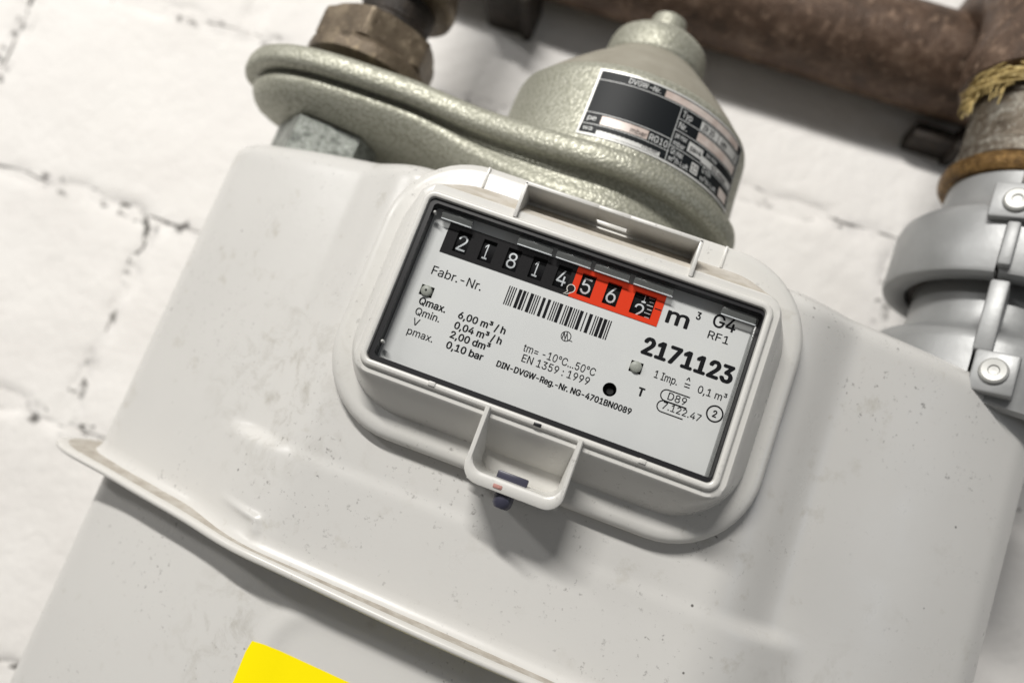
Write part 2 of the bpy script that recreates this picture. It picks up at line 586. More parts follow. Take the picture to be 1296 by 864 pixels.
def emboss_up(x, z):
    """forward displacement (towards the camera) of the pressed panel that carries the index"""
    flat_y = 25.9
    ax = 1-smooth01(76, 108, abs(x))
    az = smooth01(-75, -69, z)
    d = max(0.0, plan_y(x)-flat_y)
    low = (1-smooth01(74, 122, abs(x)))*max(0.0, plan_y(x)-25.2)
    e = ax*az*d + (1-az)*low
    if -112 < x < -74 and z < -92:                 # small pressed ridge with a hooked end above the seam
        def seg(ax_, az_, bx_, bz_):
            t_ = max(0.0, min(1.0, ((x-ax_)*(bx_-ax_)+(z-az_)*(bz_-az_))/((bx_-ax_)**2+(bz_-az_)**2)))
            return hypot(x-ax_-t_*(bx_-ax_), z-az_-t_*(bz_-az_)), t_
        d1, t1 = seg(-104, -99.6, -85, -100.4); d2, t2 = seg(-85, -100.4, -83.6, -104.5)
        e += max(1.7*(0.15+0.85*t1)*math.exp(-(d1/1.5)**2), 1.9*math.exp(-(d2/1.7)**2))
    return e
def front_up(x, z): return plan_y(x) - emboss_up(x, z)

TILT = -0.030
def seam_dz(x, z): return (TILT*x - 1.6)*(1-smooth01(-104, -60, z))
def casing(zs_insets, emb, plan=PLAN, top=True, zcap=None):
    rings = []
    for z, ins in zs_insets:
        R = []
        for x, y, nx, ny in plan:
            px, py = x-nx*ins, y-ny*ins
            if emb and abs(x) < 172 and ny < -0.5: py -= emb(x, z)
            R.append((px, py, z + (seam_dz(px, z) if z < -60 else -1.6*0)))
        rings.append(R)
    return rings

ZT = 53.6
lev = [(-111.0, -3.2), (-109.8, -1.9), (-108.4, -0.9), (-106.5, -0.25)]
z = -104.5
while z < ZT-10.5:
    lev.append((z, 0.0)); z += 1.5 if -80 < z < -66 else (0.8 if z < -94 else 3.0)
R0 = 10.0
for k in range(0, 9):
    a = radians(90*k/8)
    lev.append((ZT-R0+R0*sin(a), R0*(1-cos(a))))
rings = casing(lev, lambda x, z: emboss_up(x, z)*(1-smooth01(ZT-8, ZT+4, z)*0.35))
# close the lid: draw the last ring in towards a line at the back
last = rings[-1]
yb = last[0][1]
for f in (0.35, 0.7, 0.98):
    rings.append([(x*(1-f*0.25), y+(yb-y)*f, ZT+f*1.5) for x, y, zz in last])
upper = mesh_obj('upper_casing', *loft(rings, closed=False), M_case, meter, ang=50)

# lower shell with a shallow ring pressed round the sticker
def emboss_low(x, z):
    hx, hz, r = 60.0, 44.0, 22.0
    cx, cz = -8.0, -166.0
    qx, qz = abs(x-cx)-hx+r, abs(z-cz)-hz+r
    d = hypot(max(qx, 0), max(qz, 0)) + min(max(qx, qz), 0) - r
    rid = 1.2*math.exp(-(d/4.5)**2)
    return rid + (1-smooth01(70, 112, abs(x)))*max(0.0, plan_y(x)-29.5)*0.3
lev = [(-330.0, 6.0), (-325, 6.0)]
z = -320.0
while z < -113.5:
    lev.append((z, 6.0)); z += 3.0 if z > -215 else 12.0
lev.append((-113.0, 6.0))
rings = casing(lev, emboss_low)
mesh_obj('lower_casing', *loft(rings, closed=False), M_case, meter, ang=50)
def front_low(x, z): return plan_y(x) - emboss_low(x, z + 1.6 - TILT*x) + 6.0

# rolled seam between the two shells
def offset_plan(d, z):
    R = []
    for x, y, nx, ny in PLAN:
        cent = 1-smooth01(60, 130, abs(x))
        side = 1.0 + 0.35*smooth01(150, 185, abs(x))
        yy = y+ny*d*side
        if abs(x) < 150:
            y2 = front_up(x, -90.0) - 6.0*d/13.0
            yy = yy - 2.5*math.log(1+math.exp((yy-y2)/2.5)) + 0.6
        R.append((x+nx*d*side, yy, z - 1.6 + TILT*x))
    return R
prof = [(-0.5, -109.4), (4.0, -109.9), (9.8, -110.2), (11.8, -110.4), (12.7, -110.9), (13.0, -111.8), (12.7, -112.7), (11.8, -113.2), (4.0, -113.2), (-9.0, -113.0)]
rings = [offset_plan(d, z) for d, z in prof]
V, F = loft(rings, closed=False)
npl = len(PLAN)-1
fm = [1 if (k//npl) in (0, 1) else 0 for k in range(len(F))]
mesh_obj('seam_flange', V, F, [M_flange, M_dust], meter, ang=60, fmat=fm)
# small pressed clip at the foot of the upper shell
def on_up(x, z, out=0.0): return (x, front_up(x, z)-out, z)
# ---- index housing: collar, sloping wall, rim
NC = 12
def rr(hx, hz, r, cx=0.3, cz=0.3): return rrect(cx, cz, hx, hz, r, NC)
hs = [(rr(82.0, 55.6, 33), 26.5), (rr(82.6, 56.0, 33), 24.0), (rr(82.6, 56.0, 33), 21.6), (rr(82.0, 55.4, 32.5), 20.0), (rr(80.6, 54.0, 31.5), 18.9), (rr(78.6, 51.8, 30), 18.5),
      (rr(75.6, 46.8, 26.5), 18.7), (rr(75.2, 46.3, 26), 18.6), (rr(74.9, 45.9, 25), 17.8), (rr(73.6, 44.2, 22), 14.5), (rr(70.6, 40.6, 15), 8.6),
      (rr(67.6, 36.9, 7), 2.4), (rr(66.9, 36.2, 6.5), 1.8), (rr(65.1, 34.1, 4.6, 0, 0), 1.8), (rr(64.9, 33.9, 4.4, 0, 0), 0.9), (rr(64.5, 33.5, 4.2, 0, 0), 0.25), (rr(64.0, 33.0, 3.8, 0, 0), 0.0),
      (rr(63.0, 32.0, 2.6, 0, 0), 0.0), (rr(62.6, 31.6, 2.3, 0, 0), 0.3), (rr(62.4, 31.4, 2.2, 0, 0), 1.2), (rr(62.3, 31.3, 2.2, 0, 0), 11.0)]
housing = mesh_obj('index_housing', *loft([ring_y(P, y) for P, y in hs]), M_index, meter, ang=38)
M_grime = material('beige_grime', (0.52, 0.48, 0.42), 0.75)
_n = NT(M_grime)
_n.color(_n.ramp(_n.noise(110, 4, 0.65), [(0.35, (0.45, 0.41, 0.345)), (0.6, (0.56, 0.525, 0.47)), (0.8, (0.64, 0.62, 0.585))]))
housing.data.materials.append(M_grime)
for p in housing.data.polygons:
    yy = p.center.y + wloc(housing).y
    if p.normal.z > 0.45 and 0.0025 < yy < 0.0178: p.material_index = 1
# black gasket behind the rim; its black inner wall also paints the recess shadow
gs = [(rr(62.25, 31.25, 2.1, 0, 0), 1.6), (rrect(0.8, 0.1, 61.2, 29.6, 1.5, NC), 1.6), (rrect(0.8, 0.0, 61.3, 29.9, 1.5, NC), 10.5)]
mesh_obj('gasket', *loft([ring_y(P, y) for P, y in gs]), M_gasket, meter, ang=30)
# two small notches of the gasket lip and bright nibs on the lower rim
for x in (-37.0, 38.6):
    mesh_obj('rim_nib', *box(x-1.3, x+1.3, -0.5, 0.9, -33.0, -31.4, 0.3), M_index, housing)
mesh_obj('rim_nib', *box(0.4, 3.2, -0.25, 0.6, -33.5, -32.2, 0.25), M_gasket, housing)
# collar joints: fine lines across the top of the collar
for x in (-50.0, 45.0):
    mesh_obj('collar_rib', *box(x-0.5, x+0.5, 18.0, 19.4, 46.6, 55.4, 0.25), M_index, housing)

# ---- open box on top of the rim
B = []
B.append(box(-32.0, -30.6, -0.2, 19.5, 33.6, 47.6, 0.35))
B.append(box(33.2, 34.6, -0.2, 19.5, 33.6, 47.6, 0.35))
B.append(box(-32.0, -4.0, -0.2, 19.5, 46.4, 47.9, 0.4))
B.append(box(7.6, 34.6, -0.2, 19.5, 46.4, 47.9, 0.4))
B.append(box(-4.3, 7.9, -0.2, 11.0, 46.4, 47.88, 0.4))
B.append(box(-4.3, 7.9, 14.6, 19.5, 46.4, 47.88, 0.3))
B.append(box(-31.2, 33.8, 15.8, 19.6, 32.0, 47.0, 0.2))
B.append(box(-31.3, 33.9, 3.2, 19.0, 32.4, 34.2, 0.4))
mesh_obj('seal_tray', *join(*B), M_index, housing)

# ---- deep seal box below the rim
def ubox(xl, xr, zb, zt, wall_, wb, y0, y1, r, dl=0.0, db=0.0):
    """open-fronted box with rounded lower corners; top is the housing wall"""
    def U(x0, x1, z0, r):
        P = [(x0, zt)]
        for k in range(9):
            a = radians(180+90*k/8); P.append((x0+r+r*cos(a), z0+r+r*sin(a)))
        for k in range(9):
            a = radians(270+90*k/8); P.append((x1-r+r*cos(a), z0+r+r*sin(a)))
        P.append((x1, zt)); return P
    o = U(xl, xr, zb, r); i = U(xl+wall_, xr-wall_, zb+wb, max(r-1.2, 1))
    rings = [ring_y(o, y1), ring_y(o, y0+0.5), ring_y([(x*0.6+x2*0.4 if False else x+(x2-x)*0.25, z+(z2-z)*0.25) for (x, z), (x2, z2) in zip(o, i)], y0),
             ring_y([(x+(x2-x)*0.8, z+(z2-z)*0.8) for (x, z), (x2, z2) in zip(o, i)], y0), ring_y(i, y0+0.5), ring_y(U(xl+wall_+dl, xr-wall_-1.0, zb+wb+db, max(r-1.2, 1)), y1-2)]
    V, F = loft(rings, closed=False)
    V2, F2 = [(xl+.3, y1-2.2, zb+.3), (xr-.3, y1-2.2, zb+.3), (xr-.3, y1-2.2, zt), (xl+.3, y1-2.2, zt)], [(0, 1, 2, 3)]
    V3, F3 = [(xl+.3, y0+4.5, zt-0.4), (xr-.3, y0+4.5, zt-0.4), (xr-.3, y1-2, zt-3.0), (xl+.3, y1-2, zt-3.0)], [(0, 1, 2, 3)]
    return join((V, F), (V2, F2), (V3, F3))
sealbox = mesh_obj('seal_box', *ubox(-16.8, 18.3, -58.4, -32.8, 1.8, 4.2, -1.0, 22.5, 6.0, 1.6, 1.4), M_index, meter, ang=40)
# lead-blue plug through the floor of the seal box
mesh_obj('seal_plug', *join(
    box(-5.6, 5.4, 5.0, 11.0, -54.4, -51.2, 0.5),
    lathe([(0.01, -63.4), (2.4, -63.2), (3.3, -62.0), (3.5, -60.0), (3.2, -57.8)], -0.6, 4.2, 24)), M_seal, sealbox, ang=40)
# pink smudge left by a wax seal on the box lip
M_pink = material('pink_wax', (0.45, 0.22, 0.19), 0.6)
mesh_obj('wax_smear', *join(box(-5.2, -2.0, -1.3, -0.6, -57.4, -56.0, 0.3), box(-3.4, -2.6, -1.5, -0.8, -57.1, -56.6, 0.2)), M_pink, sealbox)

# ---- dial plate
YD = 7.2
KD = (YD+256.7)/(7.5+256.7); OX, OZ = 11.45*(1-KD), -51.1*(1-KD)      # layout was measured 7.5 mm deep
def dial_with_hole():
    """plate with a round hole at lower right and two square pin holes, the counter slot left open"""
    xs = sorted({-62.0, 62.0, -53.6, 29.0, -54.6, -50.6, 25.0, 29.01, 17.9, 23.9})
    return None
# plate as a grid of cells, leaving out the cells of the counter slot and holes
def plate_cells(xs, zs, holes):
    V, F, idx = [], [], {}
    for i in range(len(xs)-1):
        for j in range(len(zs)-1):
            cx, cz = (xs[i]+xs[i+1])/2, (zs[j]+zs[j+1])/2
            if any(a < cx < b and c < cz < d for a, b, c, d in holes): continue
            q = []
            for x, z in ((xs[i], zs[j]), (xs[i+1], zs[j]), (xs[i+1], zs[j+1]), (xs[i], zs[j+1])):
                if (x, z) not in idx:
                    idx[(x, z)] = len(V); V.append((x, z))
                q.append(idx[(x, z)])
            F.append(tuple(q))
    return V, F
SLOT = (-53.6, 29.0, 14.6, 26.2)
P1, P2 = (-55.0, -50.1, -2.9, 1.1), (24.8, 29.2, -3.6, 0.5)
HOLE = (18.2, 23.6, -14.8, -9.4)
xs = sorted({-62.0, 62.0, *SLOT[:2], *P1[:2], *P2[:2], *HOLE[:2]})
zs = sorted({-31.0, 31.0, *SLOT[2:], *P1[2:], *P2[2:], *HOLE[2:]})
pv, pf = plate_cells(xs, zs, [SLOT, P1, P2, HOLE])
# round off the square cut-out of HOLE with a ring patch
hc, hr = (20.9, -12.1), 2.45
ring = circ2(*hc, hr, 32)
sq = []
for x, z in ring:
    dx, dz = x-hc[0], z-hc[1]; k = 2.7/max(abs(dx), abs(dz)); sq.append((hc[0]+dx*k, hc[1]+dz*k))
patch = ([p for p in sq]+ring, [(k, (k+1) % 32, 32+(k+1) % 32, 32+k) for k in range(32)])
dv, df = flat(join2((pv, pf), patch), YD)
# thickness at the cut-outs
def skirt(a, b, c, d, y0, y1):
    V = [(a, y0, c), (b, y0, c), (b, y0, d), (a, y0, d), (a, y1, c), (b, y1, c), (b, y1, d), (a, y1, d)]
    return V, [(k, (k+1) % 4, 4+(k+1) % 4, 4+k) for k in range(4)]
hole_sk = loft([ring_y(ring, YD), ring_y(ring, YD+1.2)])
dial = mesh_obj('dial_plate', *join((dv, df), skirt(*P1, YD, YD+1), skirt(*P2, YD, YD+1), hole_sk), M_plate, meter, smooth=False)
# dark space behind the plate
mesh_obj('index_back', *box(-61.5, 61.5, YD+11.5, YD+12.5, -30.5, 30.5), M_hole, meter, smooth=False)
for nm, c in (('fixing_pin', (-52.6, -0.9)), ('fixing_pin', (26.9, -1.5))):
    pr = [(0.01, -1.7), (0.5, -1.7), (1.3, -1.65), (1.9, -1.3), (2.1, -0.6), (2.1, 3.0)]
    V, F = lathe(pr, 0, 0, 24)
    V = [(x+c[0], YD+0.2+zz, y+c[1]) for x, y, zz in V]
    o = mesh_obj(nm, V, F, M_pin, dial, ang=40)
    if c[0] < 0:
        d_ = flat((circ2(c[0], c[1], 0.45, 12), [tuple(range(12))]), YD-1.55)
        mesh_obj('pin_bore', *d_, M_hole, dial, smooth=False)
mesh_obj('screw_in_hole', *[(lambda vf: ([(x+21.3, YD+2.6+zz, y-12.3) for x, y, zz in vf[0]], vf[1]))(lathe([(0.01, 0), (1.2, 0.0), (1.5, 0.4), (1.5, 3)], 0, 0, 16))][0], M_hole, dial)

YI = YD-0.06
TEXT = [
 ("Fabr.-Nr.", -53.52, 5.67, 19.23, 3.25, 0.6),
 ("Qmax.", -53.80, -6.24, 10.40, 2.65, 2.6), ("Qmin.", -53.62, -10.25, 9.41, 2.65, 1.2), ("V", -53.15, -14.12, 2.5, 2.55, 0.6), ("pmax.", -53.66, -17.9, 9.82, 2.6, 0.8),
 ("6,00 m³ / h", -38.51, -6.3, 18.05, 2.5, 3), ("0,04 m³ / h", -38.55, -10.25, 18.10, 2.5, 3),
 ("2,00 dm³", -38.68, -13.9, 15.06, 2.5, 3), ("0,10 bar", -38.66, -17.9, 14.00, 2.5, 3),
 ("tm= -10°C...50°C", -12.44, -9.6, 26.79, 2.75, 0.5), ("EN 1359 : 1999", -11.63, -13.3, 25.01, 2.75, 0.6),
 ("DIN-DVGW-Reg.-Nr. NG-4701BN0089", -19.40, -17.95, 49.89, 2.1, 3.2),
 ("m", 31.2, 17.4, 8.2, 5.8, 2.6), ("3", 41.0, 22.0, 1.7, 2.7, 2.8), ("G4", 47.00, 21.6, 8.3, 4.7, 1.4), ("RF1", 46.90, 16.9, 7.5, 2.8, 0.9),
 ("2171123", 26.68, 4.0, 32.99, 5.9, 4.6), ("1 Imp.", 33.82, -2.81, 8.33, 2.7, 0.9), ("0,1 m³", 49.51, -2.67, 10.21, 2.6, 0.9),
 ("T", 30.28, -10.66, 2.3, 2.9, 4.2), ("D89", 40.59, -8.5, 6.61, 2.6, 0.6), ("7.122.47", 39.85, -12.1, 13.70, 2.45, 0.6), ("2", 56.75, -8.85, 1.55, 2.3, 3.2),
 ("^", 44.7, -1.25, 1.5, 2.6, 1.2),
]
for s, x, z, w, c, b in TEXT:
    mesh_obj('lettering', *flat(text2(s, x, z, w, c, b), YI), M_ink, dial, smooth=False)
# signs drawn by hand: equals bars, capsules round the approval number, ringed 2, works mark
mk = [quad2(44.6, 46.6, -1.35, -0.95), quad2(44.7, 46.7, -2.4, -2.0)]
mesh_obj('equals_sign', *flat(join2(*mk), YI), M_ink, dial, smooth=False)
def capsule(zc, r):
    P = [(47.9, zc+r)] + circ2(40.0, zc, r, 14, 90, 270) + [(47.8, zc-r)]
    return stroke2(P, 0.42)
mesh_obj('approval_outline', *flat(join2(capsule(-7.3, 1.98), capsule(-11.35, 1.98)), YI), M_ink, dial, smooth=False)
mesh_obj('ringed_mark', *flat(stroke2(circ2(57.5, -7.7, 2.75, 32), 0.55, True), YI), M_ink, dial, smooth=False)
mesh_obj('works_mark', *flat(join2(stroke2(circ2(0.3, 0.5, 1.75, 24), 0.3, True), quad2(-0.95, -0.6, -0.9, 1.9), quad2(0.15, 0.45, -1.0, 2.0),
    stroke2([(-0.8, 1.8), (0.3, -0.6)], 0.32), stroke2([(0.4, 1.6), (1.2, -0.5), (3.0, -0.6)], 0.3)), YI), M_ink, dial, smooth=False)
# barcode
bars = [1,1,1,1, 3,3,1, 3,1,1,1, 2.6, 2.6, 1,1,1,2, 3, .8, 1, 3, 1, 1.2, 3,3,1,1]
bars = [1,1,1,1,0,3,2.6,1,0,3,1,1,1,0,2.6,0,2.6,0,1,1,1,3,0,1,1,2.6,1,1,1,3,0,1,0,3,0,1,1,3,3,1,1]
wsum = sum((b+1.0) if b else 1.2 for b in bars)
u = 39.2/wsum; x = -24.95; bq = []
for b in bars:
    if b:
        bq.append(quad2(x, x+b*u, 3.95, 11.15)); x += (b+1.0)*u
    else: x += 1.2*u
mesh_obj('barcode', *flat(join2(*bq), YI), M_ink, dial, smooth=False)

# ---- counter: black and red mask with eight windows, number wheels behind
YM = YD-0.25
WX = [-46.9, -37.1, -27.5, -17.7, -8.2, 1.0, 10.6, 22.1]
WW = [5.2]*7 + [7.9]
wins = [(c-w/2, c+w/2, 16.3, 24.5) for c, w in zip(WX, WW)]
def mask(x0, x1, ws):
    xs = sorted({x0, x1, *[q for w in ws for q in w[:2]]}); zs = [14.55, 16.3, 24.5, 26.25]
    v, f = plate_cells(xs, zs, ws)
    parts = [flat((v, f), YM)] + [skirt(*w, YM, YM+1.6) for w in ws] + [skirt(x0, x1, 14.55, 26.25, YM, YM+0.8)]
    return join(*parts)
mesh_obj('counter_mask', *mask(-53.65, -4.0, wins[:5]), M_black, dial, smooth=False)
tag(mesh_obj('counter_mask', *mask(-4.0, 29.05, wins[5:]), M_red, dial, smooth=False), 'red mask over the decimal wheels')
mesh_obj('pointer_tick', *flat(quad2(26.4, 28.9, 20.45, 20.85), YM-0.06), M_ink, dial, smooth=False)
# outlined decimal comma
cm = stroke2(circ2(-3.9, 17.5, 1.45, 22, -60, 240) , 0.28)
tl = stroke2([(-4.6, 16.25), (-5.9, 14.8), (-4.6, 15.1), (-3.2, 16.2)], 0.28)
mesh_obj('decimal_comma', *flat(join2(cm, tl), YM-0.07), material('comma_outline', (0.75, 0.72, 0.66), 0.5), dial, smooth=False)
mesh_obj('decimal_comma', *flat((circ2(-3.9, 17.5, 1.33, 22), [tuple(range(22))]), YM-0.05), M_black, dial, smooth=False)

def slice2(vf2, step=0.6):
    bm = bmesh.new()
    vs = [bm.verts.new((v[0], v[1], (v[2] if len(v) > 2 else 0)*0.006)) for v in vf2[0]]
    for f in vf2[1]:
        if len(set(f)) == len(f): bm.faces.new([vs[k] for k in f])
    z0 = min(v[1] for v in vf2[0]); z1 = max(v[1] for v in vf2[0])
    z = z0+step
    while z < z1:
        bmesh.ops.bisect_plane(bm, geom=bm.verts[:]+bm.edges[:]+bm.faces[:], plane_co=(0, z, 0), plane_no=(0, 1, 0)); z += step
    bm.verts.index_update()
    V = [(v.co.x, v.co.y, v.co.z/0.006) for v in bm.verts]; F = [tuple(v.index for v in f.verts) for f in bm.faces]
    bm.free()
    return V, F
RW, ZW = 11.0, 20.4
def wrap(vf2, r):
    V = []
    for v in vf2[0]:
        a = (v[1]-ZW)/r; q = r+lay(v)
        V.append((v[0], YM+1.0+RW-q*cos(a), ZW+q*sin(a)))
    return V, vf2[1]
wheels = []
for c, w, s in zip(WX, WW, "2181456 "):
    prof = [(RW, x) for x in (-w/2-0.3, w/2+0.3)]
    V, F = [], []
    N = 30
    for k in range(N+1):
        a = radians(-75+150*k/N)
        for x in (c-w/2-0.4, c+w/2+0.4):
            V.append((x, YM+1.0+RW-RW*cos(a), ZW+RW*sin(a)))
    F = [(2*k, 2*k+1, 2*k+3, 2*k+2) for k in range(N)]
    wh = mesh_obj('number_wheel', V, F, M_wheel, meter)
    wheels.append(wh)
    if s != ' ':
        bx = glyphs(s, .2)[0]
        gw = 3.5 if s != '1' else 1.9
        off = -0.1 if s != '1' else -0.5
        vf = text2(s, c-gw/2+off, ZW-2.9, gw, 5.8, .0)
        mesh_obj('numeral', *wrap(slice2(vf), RW+0.08), M_white, wh, smooth=False)
    else:
        vf = join2(text2('1', c-0.8, ZW+1.05, 1.5, 5.6, .0), text2('2', c-2.5, ZW-5.3, 3.5, 5.6, .0))
        mesh_obj('numeral', *wrap(slice2(vf), RW+0.08), M_white, wh, smooth=False)
        tk = join2(*[quad2(c+1.9-(0.6 if k % 2 else 0), c+3.6, ZW-3.7+k*1.45, ZW-3.7+k*1.45+0.28) for k in range(6)])
        mesh_obj('tick_scale', *wrap(tk, RW+0.07), M_white, wh, smooth=False)

for o in [dial] + list(dial.children_recursive) + wheels + [q for w_ in wheels for q in w_.children]:
    off = wloc(o)
    for v in o.data.vertices:
        v.co.x = (v.co.x+off.x)*KD + OX*S - off.x
        v.co.z = (v.co.z+off.z)*KD + OZ*S - off.z

# ---- clear window with moulded tabs along its upper edge
pane = mesh_obj('window_pane', *box(-60.3, 61.0, 2.6, 3.6, -29.4, 29.4, 0.2), M_glass, meter, smooth=False)
for x0, x1 in ((-57.0, -45.2), (-27.6, -14.4), (-12.9, 0.2), (1.6, 14.6), (16.2, 30.6), (48.2, 60.6)):
    tb = mesh_obj('pane_tab_and_glint', *box(x0, x1, 3.8, 5.6, 25.9, 28.9, 0.3), M_tab, pane)
    mesh_obj('pane_tab_and_glint', *box(x0+.2, x1+.2, 3.75, 4.25, 25.5, 25.95, 0.15), M_white, pane)  # white bar paints the bright light line along the clear tab's lower edge
mesh_obj('pane_tab_and_glint', *box(60.4, 61.1, 2.2, 6.5, -29.3, 25.0, 0.2), M_tab, pane)

for bx_, bz_ in ((-59.2, 26.4), (-59.3, -24.0)):  # small beads added only to give bright glints at two pane corners
    V, F = lathe([(0.01, 1.0), (0.45, 0.8), (0.7, 0.2), (0.7, -1.0)], 0, 0, 12)
    mesh_obj('glint_bead', [(x+bx_, 2.4-zz, y+bz_) for x, y, zz in V], F, M_screw, pane)

# ---- yellow sticker, partly in frame, laid on the lower shell
def sticker(x0, x1, z0, z1, r, lift=0.35):
    P = rrect((x0+x1)/2, (z0+z1)/2, (x1-x0)/2, (z1-z0)/2, r, 6)
    nx, nz = 16, 12
    V, F = [], []
    for j in range(nz+1):
        for i in range(nx+1):
            uu, vv = i/nx*2-1, j/nz*2-1
            hx, hz = (x1-x0)/2, (z1-z0)/2
            x, z = uu*hx, vv*hz
            ex, ez = abs(x)-(hx-r), abs(z)-(hz-r)
            if ex > 0 and ez > 0:
                k = r/max(hypot(ex, ez), 1e-6)*max(ex, ez)/r if False else 1.0
                m_ = max(ex, ez); L = hypot(ex, ez)
                ex2, ez2 = ex*m_/L, ez*m_/L
                x = math.copysign(hx-r+ex2, x); z = math.copysign(hz-r+ez2, z)
            x += (x0+x1)/2; z += (z0+z1)/2
            V.append((x, front_low(x, z)-lift, z))
    for j in range(nz):
        for i in range(nx):
            a = j*(nx+1)+i; F.append((a, a+1, a+nx+2, a+nx+1))
    return V, F
tag(mesh_obj('sticker', *sticker(-73.0, 30.5, -208.0, -141.6, 3.0), M_yellow, meter, ang=60), 'plain yellow sticker on the lower shell')

# ================================================================== REGULATOR
AX, AY = -143.0, 95.0        # axis of the left connection
BX, BY = -8.5, 95.0          # axis of the bell
reg = empty('pressure_regulator', (BX, BY, 70), 'green-grey hammered metal pressure regulator with bell, cap and type plate above the meter', 'regulator')
HWX = [-202, -201.2, -199, -195, -189, -181, -170, -156, -140, -120, -100, -84, -70, -58, -46, -32, -16, -4, 10, 24, 37, 46, 52, 55.5, 57]
HWY = [0, 6, 12, 19, 26, 33, 39, 43, 44.5, 44.0, 43.2, 43.8, 46.5, 51, 55.8, 60, 62.6, 62.8, 60.3, 54, 44, 34, 24, 13.5, 0]
def hw(x): return interp(HWX, HWY, x)
XS = [(-202+57)/2 + (-202-57)/2*cos(pi*k/70) for k in range(71)]
# smooth the table once
HW = [hw(x) for x in XS]
for _ in range(3):
    HW = [HW[0]]+[(HW[i-1]+2*HW[i]+HW[i+1])/4 for i in range(1, len(HW)-1)]+[HW[-1]]
OUT = [(x, AY-h) for x, h in zip(XS, HW)] + [(x, AY+h) for x, h in list(zip(XS, HW))[-2:0:-1]]
def outline(d, z, drop=1.0):
    n = len(OUT); R = []
    for i in range(n):
        a, b = OUT[i-1], OUT[(i+1) % n]
        dx, dy = b[0]-a[0], b[1]-a[1]; L = hypot(dx, dy)
        nx, ny = dy/L, -dx/L                        # outward
        x, y = OUT[i][0]-nx*d, OUT[i][1]-ny*d
        zo = -10.5*smooth01(-112, -20, x)*drop
        R.append((x, y, z+zo))
    return R
rim = [outline(9, 86.9), outline(2.6, 86.6), outline(0.8, 87.4), outline(0, 89.4), outline(0, 93.5), outline(0.8, 95.8), outline(2.6, 97.2), outline(6, 98.0), outline(12, 99.4), outline(22, 101.5)]
shell = [outline(31, 70.4, 1.7), outline(25, 70.8, 1.7), outline(18.5, 72.2, 1.75), outline(13, 74.6, 1.8), outline(9.4, 77.6, 1.8), outline(7.4, 80.6, 1.8), outline(6.6, 83.2, 1.8), outline(7.4, 85.2, 1.7), outline(8.6, 86.1, 1.55), outline(9.2, 86.6, 1.05)]
body = mesh_obj('regulator_body', *loft(shell + rim, True, True), M_hammer, reg, ang=50)
# diaphragm cover below the bell
mesh_obj('diaphragm_cover', *lathe([(0.01, 42), (30, 42), (41, 44), (47, 47.5), (50.0, 51.5), (50.5, 54.5), (49, 57), (40, 60)], BX, BY, 80), M_hammer, reg, ang=45)
bell = mesh_obj('bell_housing', *lathe([(56, 80), (59.9, 83), (60.4, 86), (60.2, 88.5), (59.3, 93), (58.7, 105), (58.3, 118), (58.1, 121.0), (57.4, 123.6), (55.8, 125.4)], BX, BY, 120), M_hammer, reg, ang=40)
mesh_obj('bell_cone', *lathe([(55.8, 125.4), (54.4, 127.0), (50.4, 131.8), (44, 138.8), (37, 146.0), (30.5, 152.1), (27.0, 155.0), (25.2, 157.6)], BX, BY, 96), M_dustcone, reg, ang=40)
cap = mesh_obj('cap', *lathe([(25.0, 157.2), (25.6, 158.0), (25.6, 160), (24.9, 168), (23.8, 171.2), (21, 173.8), (16, 176.8), (11.5, 179.2), (9.6, 180.4), (9.3, 182)], BX, BY, 80), M_hammer, reg, ang=40)
mesh_obj('cap_button', *lathe([(9.2, 180.6), (9.2, 187.0), (8.8, 188.4), (7.8, 189.0), (0.01, 189.4)], BX, BY, 48), M_hammer, cap, ang=40)

# ---- type plate wrapped round the bell
RL = 58.95
A0, A1 = radians(-17.2), radians(63.0)
LZ0, LZ1 = 88.9, 120.8
LW = (A1-A0)*RL
def on_bell(vf2, lift):
    """label coordinates s (mm along the plate) and t (mm up) onto the slightly tapering bell"""
    V = []
    for v in vf2[0]:
        s_, t_ = v[0], v[1]
        z = LZ0+t_
        rb = interp([88, 93, 105, 118, 122], [60.4, 59.35, 58.75, 58.32, 58.1], z)
        a = A0 + s_/RL
        rb += lift+lay(v)
        V.append((BX+rb*sin(a), BY-rb*cos(a), z))
    return V, vf2[1]
def sgrid(s0, s1, t0, t1, step=2.0):
    n = max(1, int(abs(s1-s0)/step)+1); m_ = max(1, int(abs(t1-t0)/6)+1)
    V = [(s0+(s1-s0)*i/n, t0+(t1-t0)*j/m_) for j in range(m_+1) for i in range(n+1)]
    F = [(j*(n+1)+i, j*(n+1)+i+1, (j+1)*(n+1)+i+1, (j+1)*(n+1)+i) for j in range(m_) for i in range(n)]
    return V, F
M_lab = material('plate_black', (0.008, 0.010, 0.012), 0.5, 0, 0.2)
M_labw = material('plate_aluminium', (0.68, 0.68, 0.66), 0.35, 0.2)
M_labp = material('plate_pink_cell', (0.66, 0.56, 0.51), 0.4, 0.1)
_n = NT(M_labp)
_n.color(_n.ramp(_n.noise(150, 4), [(0.35, (0.55, 0.45, 0.40)), (0.6, (0.70, 0.62, 0.57)), (0.8, (0.72, 0.68, 0.65))]))
M_labt = material('plate_lettering', (0.62, 0.63, 0.62), 0.4)
LH = LZ1-LZ0
plate = mesh_obj('type_plate', *on_bell(sgrid(0, LW, 0, LH), 0.25), M_labw, reg, ang=60)
mesh_obj('plate_field', *on_bell(sgrid(0.9, LW-0.9, 1.0, LH-0.9), 0.36), M_lab, plate, ang=60)
def F_(s): return s*LW
def T_(t): return (1-t)*LH
def cell(s0, s1, t0, t1, m_, name='plate_cell'):
    mesh_obj(name, *on_bell(sgrid(F_(s0), F_(s1), T_(t1), T_(t0)), 0.46), m_, plate, ang=60)
